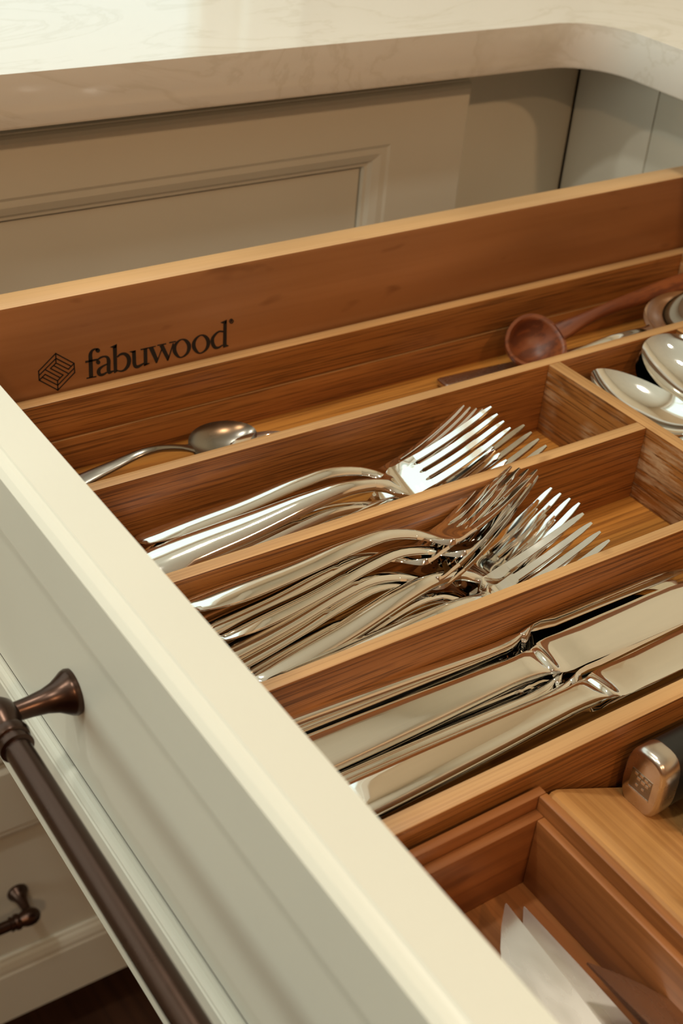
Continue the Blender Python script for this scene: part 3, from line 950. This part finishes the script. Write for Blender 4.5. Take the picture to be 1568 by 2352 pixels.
# ------------------------------------------------------------------ lidless wooden box in the front corner
def front_box():
    base = P(0.66, 0.35, -1.1495)
    root = empty('wooden_box', base, 'small reddish wooden box with a stepped rim in front of the tray', 'box')
    brd = lambda n, a, b, m, bev=0.0006: board(n, a, b, m, root, base, bev)
    x0, x1, y0, y1 = 0.515, 0.800, -0.05, 0.659
    zo, zi, t, g, w = -1.022, -1.040, 0.0115, 0.0, 0.0135
    brd('bottom', (x0, y0, -1.1495), (x1, y1, -1.142), M['block_y'], 0)
    brd('rim', (x0, y1 - t, -1.1418), (x1, y1, zo), M['block_x'])
    brd('rim', (x0, y0, -1.1418), (x1, y0 + t, zo), M['block_x'])
    brd('rim', (x1 - t, y0 + t, -1.1418), (x1, y1 - t, zo), M['block_y'])
    brd('rim', (x0, y0 + t, -1.1418), (x0 + t, y1 - t, zo), M['block_y'])
    u = t + 0.0005
    brd('inner_wall', (x0 + u, y1 - u - w, -1.1418), (x1 - u, y1 - u, zi), M['block_x'])
    brd('inner_wall', (x0 + u, y0 + u, -1.1418), (x1 - u, y0 + u + w, zi), M['block_x'])
    brd('inner_wall', (x1 - u - w * .8, y0 + u + w, -1.1418), (x1 - u, y1 - u - w, zi), M['block_y'])
    brd('inner_wall', (x0 + u, y0 + u + w, -1.1418), (x0 + u + w * .8, y1 - u - w, zi), M['block_y'])
front_box()

def paring_knife(w, L):
    root = empty('paring_knife', (0, 0, 0))
    bm = bmesh.new()
    # blade: straight spine, curved edge, tip at x = 0
    rows = []
    for i in range(15):
        f = i / 14
        x = L * f
        edge = w * (1 - (1 - min(1, f * 2.1)) ** 2.2)
        th = .0004 + .0012 * min(1, f * 3)
        rows.append([Vector((x, 0, th)), Vector((x, edge + .0006, .0002)), Vector((x, edge + .0006, -.0002)), Vector((x, 0, -th))])
    loft(bm, rows)
    finish(bm, 'blade', M['steel_satin'], root, smooth=30)
    st = []
    for x, ww, t in [(0, .012, .008), (.003, .017, .012), (.04, .019, .013), (.08, .017, .013), (.092, .018, .012), (.095, .012, .008)]:
        st.append((L + x, w * .45, 0, ww, t, 2.8, 0))
    bm = bmesh.new()
    loft(bm, sweep(st, 16))
    finish(bm, 'handle', M['black'], root, smooth=50)
    return root
k1 = paring_knife(.0215, .105)
place(k1, 0.2462, 0.2055, 0.7425, math.radians(-97), -0.05, math.pi + 0.12)
tag(k1, 'pale satin blade lying nearest the drawer front inside the wooden box', 'knife', 'knives in the wooden box')
k2 = copy_tree(k1)
place(k2, 0.2560, 0.2050, 0.7350, math.radians(-91), 0.0, math.pi + 0.05)
tag(k2, 'shaded satin blade along the right wall of the wooden box', 'knife', 'knives in the wooden box')
k3 = copy_tree(k1)
place(k3, 0.2478, 0.1670, 0.7520, math.radians(-90), -0.02, -0.22)
tag(k3, 'short satin blade with a bright spine on top of the other blades', 'knife', 'knives in the wooden box')

# ------------------------------------------------------------------ sloping knife rest and the black handled knives
def knife_rest():
    base = P(1.1, 0.4, -1.1495)
    root = empty('knife_rest', base, 'striped bamboo knife rest with a sloping rounded edge', 'knife rest')
    y0, y1 = -0.30, 0.660
    prof = [(0.815, -1.1495), (0.8155, -1.060), (0.8175, -1.051), (0.823, -1.0455), (0.831, -1.0460), (0.842, -1.0510), (0.985, -1.1225), (1.00, -1.1275), (1.02, -1.129), (1.36, -1.129), (1.38, -1.128), (1.40, -1.1495)]
    bm = bmesh.new()
    loft(bm, [[P(x, y, z) for x, z in prof] for y in (y0, y1)])
    finish(bm, 'body', M['striped'], root, base, 25)
knife_rest()

def chef_knife(sc=1.0):
    root = empty('kitchen_knife', (0, 0, 0))
    hgt, wid = .0275 * sc, .0172 * sc
    def sect(x, k, n=3.0):
        return [Vector((x, u, v)) for u, v in superring(wid * k, hgt * k, n, 28)]
    bm = bmesh.new()
    loft(bm, [sect(0, .86), sect(.0003, .91), sect(.0010, .965), sect(.0022, 1.0), sect(.0095, 1.0), sect(.0100, .985)])
    cap = finish(bm, 'end_cap', M['steel_satin'], root, smooth=32)
    cap['label'] = 'satin steel end cap with a small square emblem'
    e = .0047 * sc
    bm = bmesh.new()
    add_box(bm, (-.00012, -e, -e * .9), (.0002, e, e * .9))
    finish(bm, 'emblem_field', M['steel_old'], cap)
    bm = bmesh.new()
    add_box(bm, (-.00030, -e, -e * 1.08), (.0001, e, -e * .9))
    for cy, cz, s in ((.55, .62, .14), (.05, .72, .15), (-.42, .62, .15), (-.75, .55, .13), (.25, .30, .16), (-.2, .25, .18), (-.58, .2, .14), (.3, -.35, .12), (-.3, -.35, .12)):
        add_box(bm, (-.00028, e * (cy - s), e * (cz - s * .8)), (.0001, e * (cy + s), e * (cz + s * .8)))
    finish(bm, 'emblem_relief', M['steel_satin'], cap)
    bm = bmesh.new()
    loft(bm, [sect(.0100, .985), sect(.03, .97), sect(.06, .90), sect(.09, .90), sect(.115, .98), sect(.120, .95)])
    finish(bm, 'handle', M['black'], root, smooth=50)
    bm = bmesh.new()
    loft(bm, [sect(.120, .95), sect(.126, .9), [Vector((.136, u * .25, v * .9)) for u, v in superring(wid, hgt, 3, 28)]])
    finish(bm, 'bolster', M['steel_satin'], root, smooth=50)
    bm = bmesh.new()
    rows = []
    for i in range(14):
        f = i / 13
        x = .1355 + .15 * f
        top = hgt * .45 - .004 * f * f
        bot = -hgt * .45 + (hgt * .85) * max(0, (f - .3) / .7) ** 2.2
        rows.append([Vector((x, .0012, top)), Vector((x, -.0012, top)), Vector((x, -.0003, bot)), Vector((x, .0003, bot))])
    loft(bm, rows)
    finish(bm, 'blade', M['steel_satin'], root, smooth=30)
    return root
ck = chef_knife(1.12)
place(ck, 0.3170, 0.2130, 0.7605, 0.02, 0.0, 0.0)
tag(ck, 'kitchen knife with a thick black handle and steel end cap', 'knife')
ck2 = chef_knife(0.8)
place(ck2, 0.3270, 0.1905, 0.7520, 0.02, 0.0, 0.0)
tag(ck2, 'second black handled kitchen knife, cut off by the right edge of the picture', 'knife')
